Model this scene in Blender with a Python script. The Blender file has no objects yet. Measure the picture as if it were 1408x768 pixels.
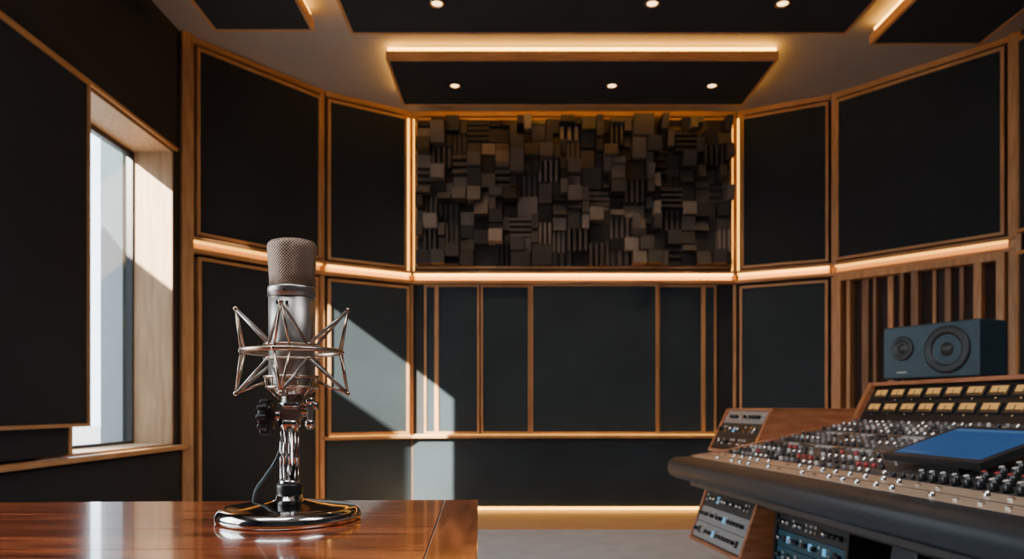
import bpy, bmesh, math, random
from mathutils import Matrix, Vector
random.seed(11)
H=0.9; CZ=3.5
I4=Matrix.Identity(4)
scene=bpy.context.scene
# ---------------------------------------------------------------- builder
class B:
    def __init__(s):
        s.bm=bmesh.new(); s.uv=s.bm.loops.layers.uv.new("UVMap")
    def face(s,vs,mi=0,smooth=False):
        try: f=s.bm.faces.new(vs)
        except ValueError: return None
        f.material_index=mi; f.smooth=smooth; return f
    def box(s,a,b,M=I4,mi=0):
        v=[s.bm.verts.new(M@Vector((x,y,z))) for x in (a[0],b[0]) for y in (a[1],b[1]) for z in (a[2],b[2])]
        for q in ((0,1,3,2),(4,6,7,5),(0,4,5,1),(2,3,7,6),(0,2,6,4),(1,5,7,3)):
            s.face([v[i] for i in q],mi)
    def prism(s,poly,x0,x1,M=I4,mi=0,smooth=False):
        a=[s.bm.verts.new(M@Vector((x0,p[0],p[1]))) for p in poly]
        b=[s.bm.verts.new(M@Vector((x1,p[0],p[1]))) for p in poly]
        n=len(poly)
        s.face(a,mi); s.face(b[::-1],mi)
        for i in range(n): s.face([a[i],a[(i+1)%n],b[(i+1)%n],b[i]],mi,smooth)
    def lathe(s,prof,M=I4,seg=32,mi=0,smooth=True,sy=1.0,vs=1.0):
        rings=[]
        for r,z in prof:
            if r<1e-6: rings.append([s.bm.verts.new(M@Vector((0,0,z)))])
            else: rings.append([s.bm.verts.new(M@Vector((r*math.cos(2*math.pi*i/seg),sy*r*math.sin(2*math.pi*i/seg),z))) for i in range(seg)])
        for k in range(len(rings)-1):
            A,C=rings[k],rings[k+1]
            for i in range(seg):
                j=(i+1)%seg
                if len(A)==1 and len(C)==1: continue
                if len(A)==1: f=s.face([A[0],C[i],C[j]],mi,smooth); uvs=[(i,k),(i,k+1),(i+1,k+1)]
                elif len(C)==1: f=s.face([A[i],A[j],C[0]],mi,smooth); uvs=[(i,k),(i+1,k),(i,k+1)]
                else: f=s.face([A[i],A[j],C[j],C[i]],mi,smooth); uvs=[(i,k),(i+1,k),(i+1,k+1),(i,k+1)]
                if f:
                    for l,(a,b) in zip(f.loops,uvs): l[s.uv].uv=(a/seg,prof[min(b,len(prof)-1)][1]*vs)
        for R,rev in ((rings[0],True),(rings[-1],False)):
            if len(R)>1: s.face(R[::-1] if rev else R,mi)
    def cyl(s,p0,p1,r0,r1=None,seg=16,mi=0,M=I4,smooth=True):
        r1=r0 if r1 is None else r1
        p0=Vector(p0);p1=Vector(p1); d=p1-p0
        R=Vector((0,0,1)).rotation_difference(d.normalized()).to_matrix().to_4x4()
        s.lathe([(r0,0),(r1,d.length)],M@Matrix.Translation(p0)@R,seg,mi,smooth)
    def sphere(s,c,r,mi=0,M=I4,seg=12,sc=(1,1,1)):
        pr=[(r*math.sin(math.pi*i/8),-r*math.cos(math.pi*i/8)) for i in range(9)]
        pr[0]=(0,-r);pr[-1]=(0,r)
        s.lathe(pr,M@Matrix.Translation(c)@Matrix.Diagonal((*sc,1)),seg,mi)
    def tube(s,pts,r,seg=8,mi=0,closed=False,M=I4):
        pts=[Vector(p) for p in pts]; n=len(pts); rings=[]; up=None
        for i,p in enumerate(pts):
            if closed: t=(pts[(i+1)%n]-pts[i-1]).normalized()
            else: t=(pts[min(i+1,n-1)]-pts[max(i-1,0)]).normalized()
            if up is None:
                up=Vector((0,0,1)) if abs(t.z)<.9 else Vector((1,0,0))
            a=(up-t*up.dot(t)).normalized(); b=t.cross(a); up=a
            rings.append([s.bm.verts.new(M@(p+r*(a*math.cos(2*math.pi*k/seg)+b*math.sin(2*math.pi*k/seg)))) for k in range(seg)])
        m=n if closed else n-1
        for i in range(m):
            A,C=rings[i],rings[(i+1)%n]
            for k in range(seg): s.face([A[k],A[(k+1)%seg],C[(k+1)%seg],C[k]],mi,True)
        if not closed: s.face(rings[0][::-1],mi); s.face(rings[-1],mi)
    def ring(s,c,R,r,mi=0,M=I4,n=48,seg=8):
        s.tube([(c[0]+R*math.cos(2*math.pi*i/n),c[1]+R*math.sin(2*math.pi*i/n),c[2]) for i in range(n)],r,seg,mi,True,M)
    def obj(s,name,mats,parent=None,bevel=0,seg=2):
        bmesh.ops.recalc_face_normals(s.bm,faces=s.bm.faces[:])
        me=bpy.data.meshes.new(name); s.bm.to_mesh(me); s.bm.free()
        for m in mats: me.materials.append(m)
        o=bpy.data.objects.new(name,me); scene.collection.objects.link(o)
        if parent: o.parent=parent
        if bevel:
            md=o.modifiers.new("bevel",'BEVEL'); md.width=bevel; md.segments=seg; md.limit_method='ANGLE'; md.angle_limit=math.radians(40)
        return o
def empty(name):
    o=bpy.data.objects.new(name,None); scene.collection.objects.link(o); return o
# ---------------------------------------------------------------- materials
def mat(name,col,rough=.5,metal=0,var=.0,vscale=5,bump=0,bscale=200,stretch=(1,1,1),col2=None,coat=0,emis=None,estr=0,detail=4,bdist=.002):
    m=bpy.data.materials.new(name); m.use_nodes=True; nt=m.node_tree; N=nt.nodes; L=nt.links
    p=N['Principled BSDF']; p.inputs['Base Color'].default_value=(*col,1); p.inputs['Roughness'].default_value=rough; p.inputs['Metallic'].default_value=metal
    if coat: p.inputs['Coat Weight'].default_value=coat; p.inputs['Coat Roughness'].default_value=.08
    tc=N.new('ShaderNodeTexCoord'); mp=N.new('ShaderNodeMapping'); mp.inputs['Scale'].default_value=stretch
    L.new(tc.outputs['Object'],mp.inputs['Vector'])
    if var or col2:
        n=N.new('ShaderNodeTexNoise'); n.inputs['Scale'].default_value=vscale; n.inputs['Detail'].default_value=detail
        L.new(mp.outputs['Vector'],n.inputs['Vector'])
        cr=N.new('ShaderNodeValToRGB'); c2=col2 or tuple(c*(1-var) for c in col)
        cr.color_ramp.elements[0].position=.35; cr.color_ramp.elements[1].position=.65
        cr.color_ramp.elements[0].color=(*c2,1); cr.color_ramp.elements[1].color=(*col,1)
        L.new(n.outputs['Fac'],cr.inputs['Fac']); L.new(cr.outputs['Color'],p.inputs['Base Color'])
    if bump:
        n2=N.new('ShaderNodeTexNoise'); n2.inputs['Scale'].default_value=bscale; L.new(mp.outputs['Vector'],n2.inputs['Vector'])
        bp=N.new('ShaderNodeBump'); bp.inputs['Strength'].default_value=bump; bp.inputs['Distance'].default_value=bdist
        L.new(n2.outputs['Fac'],bp.inputs['Height']); L.new(bp.outputs['Normal'],p.inputs['Normal'])
    if emis: p.inputs['Emission Color'].default_value=(*emis,1); p.inputs['Emission Strength'].default_value=estr
    return m
fabric=mat('fabric_navy',(.024,.031,.038),.95,var=.2,vscale=2,bump=.5,bscale=350)
fabric2=mat('fabric_slate',(.032,.052,.068),.95,var=.2,vscale=2,bump=.5,bscale=350)
wallm=mat('wall_paint_dark',(.028,.033,.038),.8,var=.2,vscale=3,bump=.1)
ceilm=mat('ceiling_plaster',(.44,.42,.40),.9,var=.06,vscale=2,bump=.1,bscale=60)
oak=mat('oak_trim',(.68,.37,.16),.38,col2=(.50,.25,.10),vscale=6,stretch=(6,6,.8),bump=.1,bscale=40)
oakh=mat('oak_trim_horizontal',(.68,.37,.16),.38,col2=(.50,.25,.10),vscale=6,stretch=(.8,.8,8),bump=.1,bscale=40)
oakl=mat('oak_pale',(.48,.30,.16),.5,col2=(.36,.21,.11),vscale=5,stretch=(8,8,.6),bump=.1,bscale=40)
slatm=mat('slat_walnut',(.36,.20,.11),.5,col2=(.24,.12,.06),vscale=5,stretch=(8,8,.6))
slatb=mat('slat_backing',(.05,.025,.018),.7,var=.3)
blockm=[mat('foam_wood_%d'%i,c,.75,var=.2,vscale=9) for i,c in enumerate([(.080,.070,.064),(.145,.122,.105),(.26,.215,.185),(.040,.037,.036)])]
LC1=(1,.47,.05)
led=mat('led_warm',(1,.6,.2),emis=LC1,estr=7)
ledb=mat('led_bright',(1,.6,.2),emis=LC1,estr=11)
ledf=mat('led_floor',(1,.6,.2),emis=LC1,estr=9)
ledd=mat('led_dim',(1,.6,.2),emis=LC1,estr=3.2)
ledv=mat('led_vertical',(1,.6,.2),emis=LC1,estr=4.5)
glowc=mat('fascia_glow',(1,.6,.2),emis=(1,.46,.05),estr=1.5)  # LED spill on the wood fascia, put in as emission
glowcd=mat('fascia_glow_dim',(1,.6,.2),emis=(1,.44,.07),estr=.35)  # weaker spill glow for the outer fascias
bulb=mat('bulb',(1,.8,.6),emis=(1,.62,.26),estr=6)
floorw=mat('floor_oak',(.70,.42,.22),.35,col2=(.56,.32,.16),vscale=4,stretch=(.7,9,1))
carpet=mat('carpet_grey',(.42,.45,.51),.95,var=.12,vscale=6,bump=.6,bscale=250)
chrome=mat('chrome',(.72,.70,.68),.09,1)
nickel=mat('nickel_satin',(.43,.40,.37),.34,.92,var=.05,vscale=30,bump=.06,bscale=900)
brass=mat('shock_wire',(.62,.49,.37),.26,.95)
black=mat('black_metal',(.012,.012,.013),.35,bump=.1,bscale=300)
blackp=mat('black_plastic',(.016,.016,.018),.4)
leather=mat('armrest_leather',(.017,.021,.026),.42,var=.2,bump=.4,bscale=160,bdist=.0006)
elastic=mat('cable_rubber',(.01,.035,.04),.4)
# ---------------------------------------------------------------- plan of the room
PA0=(-2.3,5.09); PAB=(-1.58,5.99); PB=(-.894,6.43); PC=(1.97,6.43); PD=(2.69,6.06); PE=(3.54,5.09)
YR=-2.6
def wf(p1,p2):
    p1=Vector((*p1,0));p2=Vector((*p2,0)); e=(p2-p1); Lh=e.length; e.normalize(); n=Vector((e.y,-e.x,0))
    M=Matrix(((e.x,n.x,0,p1.x),(e.y,n.y,0,p1.y),(0,0,1,0),(0,0,0,1)))
    return M,Lh
walls={}
for nm,a,b in (('wall_back_left_outer',PA0,PAB),('wall_back_left_inner',PAB,PB),('wall_back',PB,PC),('wall_back_right_inner',PC,PD),('wall_back_right_outer',PD,PE),('wall_right',PE,(3.54,YR)),('wall_rear',(3.54,YR),(-2.3,YR))):
    M,Lh=wf(a,b); walls[nm]=(M,Lh)
    k=B(); k.box((-.04,-.12,0),(Lh+.04,0,CZ),M); k.obj(nm,[wallm])
ML,LL=wf((-2.3,YR),PA0)
def ly(Y): return Y-YR
W0,W1=ly(3.51),ly(4.94); zs,zt=.64,2.646
V0,V1,vs0,vs1=ly(-.2),ly(1.7),.95,2.5
k=B()
k.box((0,-.3,0),(V0,0,CZ),ML); k.box((V0,-.3,0),(V1,0,vs0),ML); k.box((V0,-.3,vs1),(V1,0,CZ),ML)
k.box((V1,-.3,0),(W0,0,CZ),ML); k.box((W1,-.3,0),(LL,0,CZ),ML); k.box((W0,-.3,0),(W1,0,zs),ML); k.box((W0,-.3,zt),(W1,0,CZ),ML)
k.obj('wall_left',[wallm])
k=B(); k.box((-2.8,YR-.2,-.1),(3.9,6.8,0)); k.obj('floor',[floorw])
k=B(); k.box((-2.8,YR-.2,CZ),(3.9,6.8,CZ+.1)); k.obj('ceiling',[ceilm])
k=B(); k.box((-2.0,-2.2,0),(3.2,5.30,.012)); k.obj('area_rug',[carpet],bevel=.004)
# windows
gm=bpy.data.materials.new('window_glass'); gm.use_nodes=True; nt=gm.node_tree
for n in list(nt.nodes):
    if n.type=='BSDF_PRINCIPLED': nt.nodes.remove(n)
mx=nt.nodes.new('ShaderNodeMixShader'); tr=nt.nodes.new('ShaderNodeBsdfTransparent'); gl=nt.nodes.new('ShaderNodeBsdfGlossy'); gl.inputs['Roughness'].default_value=.02
tr.inputs['Color'].default_value=(.95,.98,1,1)
mx.inputs[0].default_value=.05; nt.links.new(tr.outputs[0],mx.inputs[1]); nt.links.new(gl.outputs[0],mx.inputs[2]); nt.links.new(mx.outputs[0],nt.nodes['Material Output'].inputs[0])
def window(name,a,b,z0,z1,inn):
    w=empty(name); k=B(); t=.018
    k.box((b-t,-.3,z0),(b,inn,z1),ML,0); k.box((a,-.3,z0),(a+t,inn,z1),ML,0)
    k.box((a,-.3,z1-t),(b,inn,z1),ML,0); k.box((a,-.3,z0),(b,inn,z0+t),ML,0)
    k.obj('reveal_lining',[oakl],w)
    k=B(); fr=.035
    k.box((a+t,-.30,z0+t),(a+t+fr,-.26,z1-t),ML);k.box((b-t-fr*.5,-.30,z0+t),(b-t,-.26,z1-t),ML)
    k.box((a+t,-.30,z1-t-fr),(b-t,-.26,z1-t),ML);k.box((a+t,-.30,z0+t),(b-t,-.26,z0+t+.02),ML)
    k.obj('sash_frame',[black],w)
    k=B(); k.box((a+t,-.283,z0+t),(b-t,-.279,z1-t),ML); k.obj('glass_pane',[gm],w)
    return w
window('window_1',W0,W1,zs,zt,-.001)
w2=window('added_fill_window',V0,V1,vs0,vs1,-.001)  # unseen opening added to bring in fill light
ld=bpy.data.lights.new('window_fill','AREA'); ld.shape='RECTANGLE'; ld.size=1.8; ld.size_y=1.45; ld.energy=44; ld.color=(.92,.95,1)  # area lamp added as fill for microphone and room
lo=bpy.data.objects.new('window_fill',ld); scene.collection.objects.link(lo); lo.location=(-2.34,.75,1.72); lo.parent=w2
lo.rotation_euler=Vector((1,.0,0)).to_track_quat('-Z','Y').to_euler()
fin=mat('facade_panel',(.028,.050,.062),.6,var=.15,vscale=3)
k=B(); Mf,Lf=wf((-2.61,4.955),(-3.00,5.38)); k.box((0,-.04,-.12),(Lf,0,3.6),Mf); k.obj('exterior_facade_fin',[fin])
conc=mat('exterior_concrete',(.30,.30,.30),.9,var=.2,bump=.3,bscale=20)
k=B(); k.box((-4.3,2.16,-.12),(-4.0,3.9,3.02)); k.box((-4.6,-4,-.12),(-4.3,.2,6)); k.obj('exterior_sun_blockers',[conc])  # unseen blocks added: one trims the sun patch, one shields the fill window
k=B(); k.box((-30,-20,-.4),(-2.9,40,-.12)); k.obj('exterior_ground',[conc])
# corner posts, ledges, trims
k=B()
def post(p,w=.045,z0=0,z1=CZ,off=0.02):
    c=Vector((p[0],p[1],0)); inw=(Vector((.55,2.5,0))-c).normalized(); c+=inw*off
    M=Matrix.Translation(c)@Matrix.Rotation(math.atan2(inw.y,inw.x),4,'Z')
    k.box((-w*.7,-w,z0),(w*.7,w,z1),M,0)
for p in (PA0,PE): post(p,.040,off=.05)
for p in (PAB,PD): post(p,.020,off=.045)
for p in (PB,PC): post(p,.014,z0=.02,off=.03)
k.obj('trim_1',[oak],bevel=.004)
up={'wall_back_left_outer':(ledd,glowcd),'wall_back_left_inner':(led,glowc),'wall_back':(ledb,glowc),'wall_back_right_inner':(led,glowc),'wall_back_right_outer':(ledd,glowcd)}
ti=2
for nm,(lm,lc) in up.items():
    M,Lh=walls[nm]; k=B()
    k.box((0,0,1.985),(Lh,.085,2.012),M,0)
    k.box((0,0,2.066),(Lh,.095,2.090),M,0)
    k.box((.03,0,3.455),(Lh-.03,.05,CZ-.002),M,0)
    if nm not in('wall_back_left_outer','wall_back_right_outer'):
        k.box((0,0,.635),(Lh,.105,.662),M,0)
    k.obj('trim_%d'%ti,[oakh],bevel=.003); ti+=1
    k=B(); k.box((.04,.0,2.012),(Lh-.04,.05,2.066),M,1); k.box((.04,.05,2.056),(Lh-.04,.085,2.066),M,0)  # first box is the glowing fascia, second the LED strip
    if nm not in('wall_back_left_outer','wall_back_right_outer'): k.box((.05,.080,.662),(Lh-.05,.092,.667),M,2)
    k.obj('led_strip',[lm,lc,ledd])
k=B()
k.box((ly(1.2),0,.615),(LL-.05,.06,.645),ML); k.box((ly(1.2),0,2.648),(LL-.12,.022,2.67),ML)
k.obj('trim_%d'%ti,[oakh],bevel=.003); ti+=1
M,Lh=walls['wall_back']
k=B()
for x in (.026,Lh-.026): k.box((x-.007,.012,2.1),(x+.007,.024,3.44),M)
M2,L2=walls['wall_back_left_inner']; M3,L3=walls['wall_back_right_inner']
k.box((L2-.040,.012,2.1),(L2-.026,.024,3.44),M2); k.box((.026,.012,2.1),(.040,.024,3.44),M3)
k.obj('led_strip',[ledv])
k=B(); k.box((.03,.041,.006),(Lh-.03,.048,.028),M)
k.box((.05,.041,.006),(L2-.05,.048,.028),M2); k.box((.05,.041,.006),(L3-.05,.048,.028),M3)
k.obj('led_strip',[ledf])
# ---------------------------------------------------------------- panels
def panel(M,x0,x1,z0,z1,d=.06,fw=.022,fm=fabric,name='acoustic_panel',fd=.012,y0=0):
    k=B()
    k.box((x0+fw,y0,z0+fw),(x1-fw,y0+d,z1-fw),M,0)
    k.box((x0,y0,z0),(x0+fw,y0+d+fd,z1),M,1);k.box((x1-fw,y0,z0),(x1,y0+d+fd,z1),M,1)
    k.box((x0+fw,y0,z0),(x1-fw,y0+d+fd,z0+fw),M,2);k.box((x0+fw,y0,z1-fw),(x1-fw,y0+d+fd,z1),M,2)
    return k.obj(name,[fm,oak,oakh],bevel=.002)
for nm,(ml,mr) in {'wall_back_left_outer':(.065,.04),'wall_back_left_inner':(.045,.065),'wall_back_right_inner':(.065,.045),'wall_back_right_outer':(.04,.065)}.items():
    M,Lh=walls[nm]; panel(M,ml,Lh-mr,2.11,3.43,d=.06)
M,Lh=walls['wall_back_left_outer']; panel(M,.08,Lh-.06,.03,1.96,d=.05)
M,Lh=walls['wall_back_left_inner']; panel(M,.05,Lh-.04,.67,1.96,d=.05,fm=fabric2)
k=B(); k.box((.04,0,.03),(Lh-.01,.04,.63),M,0); k.obj('base_panel',[fabric2])
M,Lh=walls['wall_back_right_inner']; panel(M,.05,Lh-.05,.67,1.96,d=.05,fm=fabric2)
k=B(); k.box((.03,0,.03),(Lh-.04,.04,.63),M,0); k.obj('base_panel',[fabric2])
M,Lh=walls['wall_back']
def bx(px): return (px-704)*.00638+.894
for a,b,d in ((583,600,.02),(600,659,.035),(661,729,.02),(730,904,.06),(905,968,.02),(968,986,.02)):
    panel(M,bx(a),bx(b),.67,1.98,d=d,fm=fabric2,fw=.018)
k=B(); k.box((.02,0,.03),(Lh-.02,.04,.63),M,0); k.obj('base_panel',[fabric2])
M,Lh=walls['wall_back_right_outer']
k=B()
k.box((.06,0,.05),(Lh-.06,.015,1.97),M,1)
k.box((.05,0,1.93),(Lh-.05,.12,1.98),M,2);k.box((.05,0,.03),(.10,.12,1.93),M,2);k.box((Lh-.10,0,.03),(Lh-.05,.12,1.93),M,2)
x=.14; i=0
while x<Lh-.14:
    ww=(.028,.05,.022,.04)[i%4]; dd=(.10,.04,.07,.05,.11)[i%5]
    k.box((x,.015,.05),(x+ww,dd,1.93),M,0 if i%3 else 2); x+=ww+(.07,.05,.08)[i%3]; i+=1
k.obj('slat_diffuser',[slatm,slatb,oak],bevel=.002)
M,Lh=walls['wall_right']
panel(M,.08,1.9,2.10,3.43,d=.06); panel(M,.08,1.9,.10,1.97,d=.06)
panel(M,2.1,4.2,.10,3.43,d=.06); panel(M,4.4,6.6,.10,3.43,d=.06)
panel(ML,ly(2.1),ly(3.865),.80,2.625,d=.05,fm=fabric,fw=.018,y0=.001)
k=B(); k.box((ly(1.9),0,.66),(ly(3.72),.03,.798),ML,0);k.box((ly(3.72),0,.66),(ly(3.75),.035,.799),ML,1);k.obj('base_panel',[fabric,oak])
k=B(); k.box((ly(1.2),0,.03),(LL-.12,.03,.60),ML,0);k.obj('base_panel',[fabric])
# ---------------------------------------------------------------- skyline diffuser
M,Lh=walls['wall_back']
k=B(); X0,X1,Z0,Z1=.05,Lh-.05,2.11,3.425
fw=.020
k.box((X0,0,Z0),(X1,.03,Z1),M,3)
nx,nz=44,21; cx=(X1-X0-2*fw)/nx; cz=(Z1-Z0-2*fw)/nz
occ=[[0]*nz for _ in range(nx)]
sizes=[(2,2)]*8+[(3,2)]*1+[(2,3)]*2+[(3,3)]*3+[(1,2)]*2+[(2,1)]*2
for j in range(nz):
    for i in range(nx):
        if occ[i][j]: continue
        random.shuffle(sizes)
        for (a,b) in sizes+[(1,1)]:
            if i+a<=nx and j+b<=nz and all(not occ[i+u][j+v] for u in range(a) for v in range(b)): break
        for u in range(a):
            for v in range(b): occ[i+u][j+v]=1
        xa=X0+fw+i*cx; xb=xa+a*cx; za=Z0+fw+j*cz; zb=za+b*cz
        d=random.choice([.04,.06,.08,.10,.13,.16,.19,.21]); mi=random.choice([0,0,0,1,1,2,3,3])
        hx=(xb-xa)/2; hz=(zb-za)/2
        T=M@Matrix.Translation(((xa+xb)/2,.03,(za+zb)/2))
        if a*b>=6 and random.random()<.7:
            n=3 if min(a,b)<3 else 4; vert=random.random()<.5
            k.box((-hx,0,-hz),(hx,.04,hz),T,3)
            for q in range(n):
                if vert: k.box((-hx+2*hx*(q+.1)/n,.0,-hz),(-hx+2*hx*(q+.6)/n,d*.8,hz),T,mi)
                else: k.box((-hx,.0,-hz+2*hz*(q+.1)/n),(hx,d*.8,-hz+2*hz*(q+.6)/n),T,mi)
        else:
            tz=random.uniform(-.035,.03)
            v=[k.bm.verts.new(T@Vector((x,y+(0 if y==0 else tz*(1 if z>0 else -1)),z))) for x in (-hx*.93,hx*.93) for y in (0,d) for z in (-hz*.93,hz*.93)]
            for q in ((0,1,3,2),(4,6,7,5),(0,4,5,1),(2,3,7,6),(0,2,6,4),(1,5,7,3)): k.face([v[e] for e in q],mi)
for a,b in (((X0,0,Z0),(X0+fw,.09,Z1)),((X1-fw,0,Z0),(X1,.09,Z1)),((X0,0,Z0),(X1,.09,Z0+fw)),((X0,0,Z1-fw),(X1,.09,Z1))): k.box(a,b,M,4)
k.obj('skyline_diffuser',blockm+[oakh])
# ---------------------------------------------------------------- ceiling clouds
def cloud(x0,x1,y0,y1,sides,lm,zb=3.375):
    e=empty('ceiling_cloud_panel'); zt_=zb+.065; f=.022
    k=B(); k.box((x0+f,y0+f,zb+.004),(x1-f,y1-f,zt_)); k.obj('fabric_core',[fabric],e)
    k=B(); k.box((x0,y0,zb),(x1,y0+f,zt_));k.box((x0,y1-f,zb),(x1,y1,zt_));k.box((x0,y0+f,zb),(x0+f,y1-f,zt_));k.box((x1-f,y0+f,zb),(x1,y1-f,zt_))
    k.obj('wood_frame',[oakh],e,bevel=.002)
    k=B()
    for a in (x0+.3,x1-.3):
        for b in (y0+.2,y1-.2): k.box((a-.02,b-.02,zt_),(a+.02,b+.02,CZ))
    k.obj('hangers',[black],e)
    k=B(); s=.012; wd_=.035; zz=(zt_+.002,zt_+.030)
    if 'n' in sides: k.box((x0+s,y0+s,zz[0]),(x1-s,y0+s+wd_,zz[1]))
    if 'f' in sides: k.box((x0+s,y1-s-wd_,zz[0]),(x1-s,y1-s,zz[1]))
    if 'l' in sides: k.box((x0+s,y0+s+wd_,zz[0]),(x0+s+wd_,y1-s-wd_,zz[1]))
    if 'r' in sides: k.box((x1-s-wd_,y0+s+wd_,zz[0]),(x1-s,y1-s-wd_,zz[1]))
    k.obj('led_tape',[lm],e)
cloud(-.90,1.90,5.18,5.97,'nlrf',ledb)
cloud(-1.07,2.22,3.3,4.83,'lr',ledd)
cloud(-1.96,-1.30,3.3,4.79,'r',ledb)
cloud(2.44,3.20,3.3,4.97,'l',ledb)
cloud(-1.0,2.2,1.3,2.9,'lr',ledd)
for x,y in ((-.44,5.6),(.77,5.6),(1.54,5.6),(-.46,4.46),(.86,4.46),(1.66,4.46)):
    e=empty('recessed_downlight')
    k=B(); k.lathe([(.040,0),(.050,-.004),(.050,-.007),(.036,-.007),(.032,-.002),(.032,0)],Matrix.Translation((x,y,3.378)),24); k.obj('trim_ring',[brass],e)
    k=B(); k.lathe([(.031,0),(.022,-.004),(0,-.006)],Matrix.Translation((x,y,3.377)),24); k.obj('lamp_lens',[bulb],e)
    ld=bpy.data.lights.new('spot','SPOT'); ld.energy=24; ld.color=(1,.70,.44); ld.spot_size=math.radians(120); ld.spot_blend=.9; ld.shadow_soft_size=.03
    lo=bpy.data.objects.new('beam',ld); scene.collection.objects.link(lo); lo.location=(x,y,3.355); lo.parent=e
# ---------------------------------------------------------------- table
TZ=H-.132
def woodtable(name,stretch,seed):
    m=bpy.data.materials.new(name); m.use_nodes=True; nt=m.node_tree; N=nt.nodes; L=nt.links; p=N['Principled BSDF']
    tc=N.new('ShaderNodeTexCoord'); mp=N.new('ShaderNodeMapping'); mp.inputs['Scale'].default_value=stretch; mp.inputs['Location'].default_value=(seed,seed,0)
    L.new(tc.outputs['Object'],mp.inputs['Vector'])
    n1=N.new('ShaderNodeTexNoise'); n1.inputs['Scale'].default_value=3; n1.inputs['Detail'].default_value=8; n1.inputs['Distortion'].default_value=1.2; L.new(mp.outputs[0],n1.inputs['Vector'])
    cr=N.new('ShaderNodeValToRGB'); e=cr.color_ramp.elements; e[0].position=.32; e[0].color=(.07,.012,.005,1); e[1].position=.68; e[1].color=(.60,.15,.045,1)
    q=cr.color_ramp.elements.new(.5); q.color=(.30,.062,.020,1)
    L.new(n1.outputs['Fac'],cr.inputs['Fac']); L.new(cr.outputs['Color'],p.inputs['Base Color'])
    p.inputs['Roughness'].default_value=.20; p.inputs['Coat Weight'].default_value=1; p.inputs['Coat Roughness'].default_value=.06
    bp=N.new('ShaderNodeBump'); bp.inputs['Strength'].default_value=.08; bp.inputs['Distance'].default_value=.001; L.new(n1.outputs['Fac'],bp.inputs['Height']); L.new(bp.outputs['Normal'],p.inputs['Normal'])
    return m
tw=woodtable('mahogany_long',(1.2,16,16),0); tw2=woodtable('mahogany_end',(16,1.6,16),3)
MT=Matrix.Translation((-.049,1.045,TZ))@Matrix.Rotation(math.radians(2.6),4,'Z')
tb=empty('wooden_table')
k=B()
for i in range(7):
    y1=-.118*i; k.box((-1.7,y1-.1177,-.035),(-.0475,y1,0),MT,0)
k.obj('plank_top',[tw],tb,bevel=.0006)
k=B(); k.box((-.047,-.826,-.035),(0,0,0),MT,0); k.obj('breadboard_end',[tw2],tb,bevel=.0012)
k=B(); k.box((-1.66,-.79,-.11),(-.04,-.77,-.035),MT);k.box((-1.66,-.05,-.11),(-.04,-.03,-.035),MT);k.box((-.06,-.77,-.11),(-.04,-.05,-.035),MT)
for a in (-1.66,-.10):
    for b in (-.79,-.09): k.box((a,b,-TZ+.012),(a+.06,b+.06,-.035),MT)
k.obj('legs_and_apron',[tw2],tb,bevel=.002)
# ---------------------------------------------------------------- microphone
MX,MY=-.260,.860
MM=Matrix.Translation((MX,MY,H))
gr=bpy.data.materials.new('grille_mesh'); gr.use_nodes=True; nt=gr.node_tree; N=nt.nodes; L=nt.links; p=N['Principled BSDF']
tc=N.new('ShaderNodeTexCoord'); sp=N.new('ShaderNodeSeparateXYZ'); L.new(tc.outputs['UV'],sp.inputs[0])
def mth(op,a,b=None):
    n=N.new('ShaderNodeMath'); n.operation=op
    for i,v in enumerate((a,b)):
        if v is None: continue
        if isinstance(v,(int,float)): n.inputs[i].default_value=v
        else: L.new(v,n.inputs[i])
    return n.outputs[0]
U=mth('MULTIPLY',sp.outputs[0],2*math.pi*48); V=mth('MULTIPLY',sp.outputs[1],2*math.pi*280)
s1=mth('SINE',mth('ADD',U,V)); s2=mth('SINE',mth('SUBTRACT',U,V))
hh=mth('MAXIMUM',s1,s2)
cr=N.new('ShaderNodeValToRGB'); cr.color_ramp.elements[0].position=.1; cr.color_ramp.elements[0].color=(.03,.02,.016,1); cr.color_ramp.elements[1].position=.8; cr.color_ramp.elements[1].color=(.50,.35,.26,1)
L.new(hh,cr.inputs[0]); L.new(cr.outputs[0],p.inputs['Base Color']); p.inputs['Metallic'].default_value=.8; p.inputs['Roughness'].default_value=.40
bp=N.new('ShaderNodeBump'); bp.inputs['Strength'].default_value=.7; bp.inputs['Distance'].default_value=.0005; L.new(hh,bp.inputs['Height']); L.new(bp.outputs[0],p.inputs['Normal'])
mic=empty('condenser_microphone')
k=B()
k.lathe([(.0258,.141),(.0266,.155),(.0276,.170),(.0286,.183),(.0288,.188),(.0280,.1925),(.0255,.1955),(.020,.1972),(.010,.198),(0,.1982)],MM,64,0,sy=.86)
k.obj('grille_head',[gr],mic)
k=B()
k.lathe([(.0262,.129),(.0278,.130),(.0278,.1395),(.0272,.1415),(.0255,.142)],MM,64,0)
k.lathe([(.0255,.036),(.0266,.038),(.0266,.1285),(.0255,.129)],MM,64,0)
k.lathe([(.0150,.014),(.0200,.016),(.0235,.024),(.0262,.033),(.0262,.0355),(.024,.036)],MM,64,0)
k.obj('body',[nickel,blackp],mic)
k=B()
k.box((-.010,-.0285,.1185),(-.002,-.0262,.1225),MM,0); k.box((.0005,-.0275,.1185),(.004,-.0262,.1225),MM,1)
k.cyl((-.0135,-.0225,.047),(-.0145,-.0248,.047),.0022,mi=1,M=MM); k.cyl((.0,-.028,.1355),(.0,-.0284,.1355),.0016,mi=1,M=MM)
k.obj('switch',[blackp,chrome],mic)
sm=empty('microphone_shock_mount')
k=B()
k.ring((0,0,.066),.0567,.0030,0,MM,64,10)
k.ring((0,0,.0735),.0315,.0013,0,MM,48,8); k.ring((0,0,.057),.0315,.0013,0,MM,48,8)
k.ring((0,0,.036),.0310,.0018,0,MM,48,8); k.ring((0,0,.024),.0290,.0018,0,MM,48,8)
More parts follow.
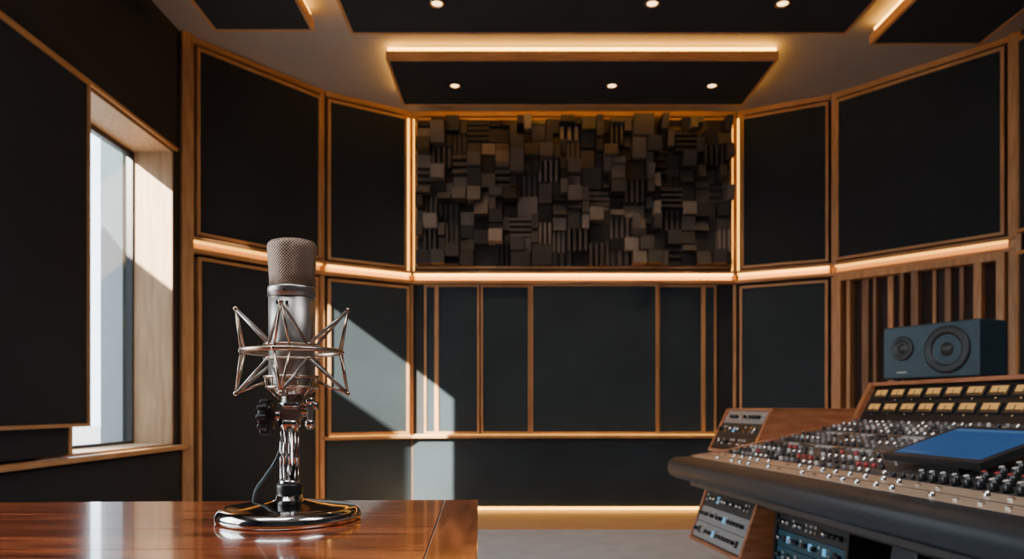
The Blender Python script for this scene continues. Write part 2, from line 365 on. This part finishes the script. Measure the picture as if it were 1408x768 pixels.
for i in range(12):
    a=i*math.pi/6; k.tube([(.031*math.cos(a),.031*math.sin(a),.036),(.029*math.cos(a),.029*math.sin(a),.024),(.016*math.cos(a),.016*math.sin(a),.010)],.0012,6,0,False,MM)
def pol(r,a,z): return Vector((r*math.cos(a),r*math.sin(a),z))
yaw=math.radians(6)
for i in range(4):
    a=yaw+i*math.pi/2
    T=pol(.0645,a,.116); Bt=pol(.0645,a,.0165)
    for P,zi,s in ((T,.0735,1),(Bt,.057,-1)):
        k.sphere(P,.0030,0,MM)
        for da in (-.16,.16):
            k.tube([P,pol(.0567,a+da,.066)],.0016,6,0,False,MM)
        for da in (-.75,.75):
            Q=pol(.0315,a+da,zi); k.tube([P,Q],.0019,6,1,False,MM); k.sphere(Q,.0026,0,MM)
    for da in (-.16,.16): k.sphere(pol(.0567,a+da,.066),.0036,0,MM)
    k.tube([Bt,pol(.031,a,.030)],.0016,6,0,False,MM)
k.obj('spider_cage',[brass,nickel],sm)
k=B()
k.cyl((0,0,.014),(0,0,-.002),.0125,mi=0,M=MM); k.cyl((0,0,.006),(0,0,.001),.0155,mi=1,M=MM,seg=24)
k.box((-.011,-.008,-.014),(.011,.008,.002),MM,0)
k.cyl((-.012,0,-.010),(-.022,0,-.010),.006,mi=1,M=MM)
k.lathe([(.0,0),(.012,0),(.0185,.003),(.0195,.007),(.0185,.012),(.010,.0145),(0,.015)],MM@Matrix.Translation((-.022,-.002,-.011))@Matrix.Rotation(math.radians(-90),4,'Y'),24,2)
for q in range(10):
    a=q*math.pi/5; k.cyl((-.024,-.002+.0185*math.cos(a),-.011+.0185*math.sin(a)),(-.035,-.002+.0185*math.cos(a),-.011+.0185*math.sin(a)),.0035,mi=2,M=MM,seg=8)
k.cyl((.011,0,-.004),(.024,0,-.004),.0065,mi=1,M=MM); k.sphere((.022,-.004,.008),.006,1,MM); k.sphere((.022,-.004,-.019),.0065,1,MM); k.cyl((.022,-.004,.012),(.022,-.004,-.026),.0036,mi=0,M=MM)
k.cyl((.026,-.002,.002),(.031,-.002,.002),.005,mi=1,M=MM)
k.obj('swivel_clamp',[nickel,chrome,blackp],sm,bevel=.0008)
st=empty('microphone_stand')
k=B()
MS=Matrix.Translation((MX-.003,MY,TZ))
k.lathe([(.0095,.046),(.0095,.108),(.0125,.110),(.0125,.117),(.009,.118)],MS,32,0)
for i in range(10):
    a=2*math.pi*i/10; k.cyl((.0100*math.cos(a),.0100*math.sin(a),.048),(.0100*math.cos(a),.0100*math.sin(a),.104),.0016,mi=0,M=MS,seg=8)
k.lathe([(.0118,.040),(.0118,.047)],MS,32,0)
k.lathe([(.013,.028),(.0148,.030),(.0148,.041),(.013,.043)],MS,32,1)
k.lathe([(0,.030),(.0145,.0295),(.0155,.024),(.021,.0228),(.035,.0205),(.056,.0178),(.068,.0160),(.072,.0150),(.0755,.0150),(.0795,.0130),(.0822,.009),(.0830,.005),(.0825,.001),(.081,0.0004),(0,.0004)],MS,96,0)
k.obj('chrome_base_and_post',[chrome,black],st)
def bez(pts,n=12):
    out=[];P=[Vector(p) for p in pts];P=[P[0]*2-P[1]]+P+[P[-1]*2-P[-2]]
    for i in range(1,len(P)-2):
        for j in range(n):
            t=j/n; a,b,c,d=P[i-1:i+3]; out.append(.5*((2*b)+(c-a)*t+(2*a-5*b+4*c-d)*t*t+(3*b-a-3*c+d)*t**3))
    out.append(P[-2]); return out
k=B(); k.tube(bez([(-.010,.012,.012),(-.014,.018,-.025),(-.024,.022,-.060),(-.042,.030,-.085),(-.058,.040,-.105),(-.066,.065,-.1290),(-.060,.100,-.1292),(-.03,.135,-.1292)]),.0023,8,0,False,MM); k.obj('microphone_cable',[elastic])
# ---------------------------------------------------------------- mixing console
ex=Vector((.125,-.992)).normalized()
MC=Matrix(((ex.x,-ex.y,0,.60),(ex.y,ex.x,0,2.80),(0,0,1,0),(0,0,0,1)))
LC=2.45
redwood=mat('console_cherry',(.50,.18,.075),.35,col2=(.34,.11,.04),vscale=5,stretch=(2,2,12),coat=.3)
deckm=mat('console_deck',(.065,.058,.056),.42,var=.2,vscale=20)
tan=mat('console_strip_champagne',(.60,.42,.28),.35,.3,var=.12,vscale=40,stretch=(1,.2,1))
silver=mat('knob_silver',(.70,.66,.62),.22,1); white=mat('knob_white',(.55,.50,.45),.4); red=mat('knob_red',(.35,.03,.03),.35); knobb=mat('knob_black',(.012,.012,.014),.3); bluek=mat('knob_blue',(.05,.10,.18),.35); greyk=mat('knob_grey',(.22,.20,.19),.4)
con=empty('mixing_console')
k=B()
pr=[(.095,.63),(.03,.632),(.008,.642),(.0,.66),(.0,.688),(.010,.702),(.03,.710),(.095,.712)]
k.prism(pr,-.005,LC,MC,0,True); k.obj('armrest_bolster',[leather],con,bevel=.006,seg=3)
k=B(); k.prism([(.09,.60),(.09,.708),(.22,.722),(.80,.852),(.80,.60)],0,LC,MC,0); k.obj('deck_body',[deckm],con)
k=B(); k.prism([(.79,.60),(.79,.852),(.865,.985),(1.16,.985),(1.16,.60)],0,LC,MC,0); k.obj('meter_bridge',[black],con)
k=B(); k.box((-.02,.85,.985),(LC,1.17,1.0),MC); k.prism([(.775,.60),(.775,.865),(.845,1.0),(1.17,1.0),(1.17,.60)],-.025,0,MC,0); 
k.prism([(.10,.62),(.10,.715),(.22,.732),(.78,.860),(.78,.62)],-.022,0,MC,0); k.obj('wood_cheeks',[redwood],con,bevel=.003)
def tilt(p,ang):
    return MC@Matrix.Translation((0,p[0],p[1]))@Matrix.Rotation(ang,4,'X')
aS=math.atan2(.014,.13); MSt=tilt((.09,.708),aS)
k=B(); k.box((.01,.008,0),(LC-.01,.128,.004),MSt,0); k.box((.01,.060,.004),(LC-.01,.063,.0050),MSt,1); k.obj('front_strip',[tan,deckm],con)
aD=math.atan2(.13,.58); MD=tilt((.22,.722),aD)
k=B()
def knob(M,x,y,r,h,mi,cap=None,seg=10):
    k.lathe([(r*1.05,0),(r,h*.3),(r*.85,h),(0,h)],M@Matrix.Translation((x,y,0)),seg,mi)
    if cap is not None: k.lathe([(r*.62,h*.98),(r*.55,h*1.12),(0,h*1.12)],M@Matrix.Translation((x,y,0)),seg,cap)
x=.05; i=0
while x<LC-.03:
    for yy in (.030,.094):
        if random.random()<.55:
            knob(MSt,x,yy+random.uniform(-.004,.004),.0075,.015,0)
        elif random.random()<.5: k.box((x-.006,yy-.004,.003),(x+.006,yy+.004,.009),MSt,0)
    x+=.066
nr=13
SC=(.92,1.24,.05,.33)
cols={0:[3,5,0],1:[3,2,3],2:[1,0],3:[3,3,2],4:[0,1],5:[3,3,5],6:[5,0],7:[3,5],8:[0,1],9:[3,0],10:[1,3],11:[0,5],12:[5,0]}
x=.03; i=0
while x<LC-.03:
    for r in range(nr):
        y=.022+r*.0435
        if SC[0]<x<SC[1] and SC[2]<y<SC[3]: continue
        if random.random()<.06: continue
        c=cols[r][(i//3)%len(cols[r])] if random.random()<.8 else random.choice([0,1,3,3,5])
        big = x>1.08 and r<4
        if r in (4,8) : k.box((x-.009,y-.006,0),(x+.009,y+.006,.006),MD,c); continue
        knob(MD,x,y,.0100 if big else .0065,.024 if big else .013,3 if big else c,(2 if r==1 else 1) if big else (1 if c==3 and random.random()<.4 else None))
    x+=.036; i+=1
k.obj('knobs_and_switches',[silver,white,red,knobb,bluek,greyk],con)
k=B(); x=.012
while x<LC-.02:
    k.box((x,.004,0),(x+.0015,.588,.0015),MD,0); x+=.108
for y in (.043,.13,.217,.304,.391,.478): k.box((.01,y,0),(LC-.01,y+.0018,.0012),MD,0)
k.obj('channel_dividers',[greyk],con)
vu=mat('vu_face',(.40,.25,.09),.4,emis=(1,.46,.10),estr=.40)
aB=math.atan2(.133,.075); MB_=tilt((.79,.852),aB)
k=B(); x=.03
while x<LC-.1:
    for y in (.038,.100):
        k.box((x-.005,y-.007,0),(x+.077,y+.033,.007),MB_,0); k.box((x+.004,y+.001,.007),(x+.068,y+.029,.0085),MB_,1)
        k.box((x+.034,y+.004,.0085),(x+.037,y+.022,.0092),MB_,0); k.box((x+.005,y+.001,.0085),(x+.067,y+.006,.0092),MB_,0)
        k.cyl((x+.036,y-.0135,0),(x+.036,y-.0135,.006),.004,mi=2,M=MB_,seg=8)
    x+=.097
k.obj('vu_meters',[blackp,vu,silver],con)
scr=mat('screen_blue',(.02,.04,.08),.15,emis=(.035,.13,.38),estr=.45,var=.3,vscale=8)
scr2=mat('screen_bar',(.02,.04,.08),.15,emis=(.10,.22,.40),estr=.5)
k=B(); MSC=MC@Matrix.Translation((.90,.285,.760))@Matrix.Rotation(math.radians(18),4,'X')
k.box((0,0,0),(.34,.235,.018),MSC,0); k.box((.022,.020,.018),(.318,.215,.0195),MSC,1)
k.box((.030,.196,.0195),(.310,.208,.0198),MSC,2); k.box((.030,.028,.0195),(.14,.034,.0198),MSC,2)
k.box((.1,.02,-.035),(.24,.10,0),MSC,0); k.obj('touch_screen',[blackp,scr,scr2],con,bevel=.002)
k=B()
for u in (.95,1.95): k.prism([(.18,.012),(.28,.60),(.72,.60),(.80,.012)],u,u+.10,MC,0)
k.box((0.02,.72,.30),(LC-.02,.78,.60),MC,0); k.box((.1,.2,.56),(LC-.1,.7,.60),MC,0)
k.obj('pedestal_frame',[black],con,bevel=.004)
# racks
lcd=mat('panel_light_blue',(.1,.3,.5),.4,emis=(.2,.55,.8),estr=.6); faces=mat('rack_face_dark',(.035,.04,.045),.4,.4,var=.2,vscale=30); facel=mat('rack_face_grey',(.36,.36,.36),.4,.4,var=.1,vscale=30); facebl=mat('rack_face_blue',(.03,.10,.14),.4,.3,var=.2,vscale=30)
def gear(k,M,x0,x1,y0,rows,hh,mats):
    for r in range(rows):
        ya=y0+r*hh; fm_=mats[r%len(mats)]
        k.box((x0,ya+.0015,0),(x1,ya+hh-.0015,.006),M,fm_)
        x=x0+.018
        while x<x1-.018:
            t=random.random()
            if t<.5: 
                rr=min(.008,hh*.22); k.lathe([(rr,.006),(rr*.85,.02),(0,.02)],M@Matrix.Translation((x,ya+hh*.5,0)),10,3 if fm_==1 or random.random()<.4 else 2)
            elif t<.75: k.box((x-.008,ya+hh*.3,.006),(x+.008,ya+hh*.7,.009),M,4 if random.random()<.25 else 3)
            else:
                for q in (.3,.62): k.box((x-.004,ya+hh*q,.006),(x+.004,ya+hh*(q+.14),.010),M,5 if random.random()<.6 else 2)
            x+=.026
rm=[faces,facel,silver,knobb,lcd,white,redwood,black,facebl]
def rack(name,u0,u1,poly,facea,faceb,rows,mats,stand=None):
    e=empty(name)
    k=B(); k.prism(poly,u0+.012,u1-.012,MC,0); k.obj('case',[black],e)
    k=B()
    cxp=sum(q[0] for q in poly)/len(poly); czp=sum(q[1] for q in poly)/len(poly)
    grow=[(p[0]+(-.012 if p[0]<cxp else .01),max(.0125,p[1]+(-.01 if p[1]<czp else .01))) for p in poly]
    k.prism(grow,u0,u0+.016,MC,0); k.prism(grow,u1-.016,u1,MC,0)
    k.prism([(faceb[0]-.006,faceb[1]),(faceb[0]-.006,faceb[1]+.012),(max(p[0] for p in poly),faceb[1]+.012),(max(p[0] for p in poly),faceb[1])],u0,u1,MC,0)
    if facea[1]>.1: k.prism([(facea[0]-.010,facea[1]-.014),(facea[0]-.012,facea[1]),(facea[0]+.1,facea[1]),(facea[0]+.1,facea[1]-.014)],u0,u1,MC,0)
    k.obj('wood_sides',[redwood if facea[1]>.1 else black],e,bevel=.002)
    ang=math.atan2(faceb[1]-facea[1],faceb[0]-facea[0]); Lf=math.hypot(faceb[1]-facea[1],faceb[0]-facea[0])
    k=B(); gear(k,tilt(facea,ang),u0+.018,u1-.018,.003,rows,(Lf-.006)/rows,mats); k.obj('gear_modules',rm,e)
    if stand:
        k=B(); k.box(*stand,MC,0); k.obj('stand',[black],e)
rack('outboard_rack',-.46,-.03,[(.36,.72),(.45,.885),(.80,.885),(.80,.72)],(.36,.72),(.45,.885),3,[0,0,1],((-.40,.50,.012),(-.1,.74,.72)))
rack('outboard_rack',-.10,.36,[(.135,.39),(.205,.575),(.44,.575),(.44,.39)],(.135,.39),(.205,.575),3,[1,1,0],((0.0,.26,.012),(.3,.40,.39)))
rack('outboard_rack',.42,.84,[(.19,.0125),(.235,.56),(.5,.56),(.5,.0125)],(.19,.02),(.235,.56),10,[8,0,8,8,0])
# ---------------------------------------------------------------- speaker
sp_=empty('studio_monitor_speaker')
a=Vector((.16,-.34)).normalized()
MP=Matrix(((a.x,-a.y,0,1.49),(a.y,a.x,0,2.92),(0,0,1,1.0),(0,0,0,1)))
teal=mat('speaker_cabinet',(.022,.048,.062),.42,var=.15,vscale=20)
cone=mat('speaker_cone',(.020,.019,.019),.45)
SW=.385;SH=.205
k=B(); k.box((0,0,.012),(SW,.16,.012+SH),MP,0); k.obj('cabinet',[teal],sp_,bevel=.006)
k=B()
for x_ in (.04,SW-.04):
    for y_ in (.03,.13): k.cyl((x_,y_,0),(x_,y_,.013),.012,mi=0,M=MP)
k.obj('feet',[blackp],sp_)
def front(x,z): return MP@Matrix.Translation((x,0,z+.012))@Matrix.Rotation(math.radians(90),4,'X')
k=B()
k.lathe([(.086,-.001),(.088,.004),(.084,.007),(.078,.007),(.074,.005),(.066,.009),(.060,.004),(.050,-.004),(.026,-.0005),(.024,.002),(.014,.008),(0,.010)],front(.265,.103),48,0)
k.ring((0,0,.006),.081,.0022,1,front(.265,.103),48)
k.lathe([(.046,-.001),(.047,.004),(.042,.006),(.034,.005),(.028,.001),(.018,.001),(.012,.007),(0,.009)],front(.085,.118),40,0)
k.ring((0,0,.005),.044,.0015,1,front(.085,.118),40)
for q in range(6): k.box((.062+q*.0072,-.002,.034),(.0670+q*.0072,.001,.040),MP,2)
k.obj('drivers',[cone,blackp,white],sp_)
# ---------------------------------------------------------------- overhead panels added as fill light, out of view
def fill_panel(x,y,sx,sy,e,col):
    em=empty('ceiling_fill_panel')
    k=B(); k.box((x-sx/2-.03,y-sy/2-.03,3.42),(x+sx/2+.03,y+sy/2+.03,CZ)); k.obj('housing',[black],em)
    k=B(); k.box((x-sx/2,y-sy/2,3.412),(x+sx/2,y+sy/2,3.421)); k.obj('diffuser',[mat('diffuser_acrylic',(.8,.8,.8),emis=col,estr=1.0)],em)
    ld=bpy.data.lights.new('light','AREA'); ld.shape='RECTANGLE'; ld.size=sx; ld.size_y=sy; ld.energy=e; ld.color=col
    lo=bpy.data.objects.new('light',ld); scene.collection.objects.link(lo); lo.location=(x,y,3.405); lo.parent=em
fill_panel(-.9,.3,1.6,1.0,36,(.92,.95,1.0))
fill_panel(1.6,.0,1.6,1.0,38,(.98,.96,1.0))
# ---------------------------------------------------------------- sun and sky
sd=bpy.data.lights.new('sun','SUN'); sd.energy=58; sd.angle=math.radians(.53); sd.color=(1,.84,.64)
so=bpy.data.objects.new('sun',sd); scene.collection.objects.link(so)
so.rotation_euler=Vector((1,1.36,-.777)).to_track_quat('-Z','Y').to_euler()
wd=bpy.data.worlds.new('sky'); scene.world=wd; wd.use_nodes=True
bg=wd.node_tree.nodes['Background']; bg.inputs[0].default_value=(.78,.91,1,1); bg.inputs[1].default_value=7.0
# ---------------------------------------------------------------- camera
cd=bpy.data.cameras.new('camera'); co=bpy.data.objects.new('camera',cd); scene.collection.objects.link(co)
cd.sensor_width=36; cd.lens=36*1000/1408; cd.shift_y=(560-384)/1408; cd.clip_start=.02
co.location=(0,0,H); co.rotation_euler=(math.radians(90),0,0)
cd.dof.use_dof=True; cd.dof.focus_distance=.84; cd.dof.aperture_fstop=8
scene.camera=co
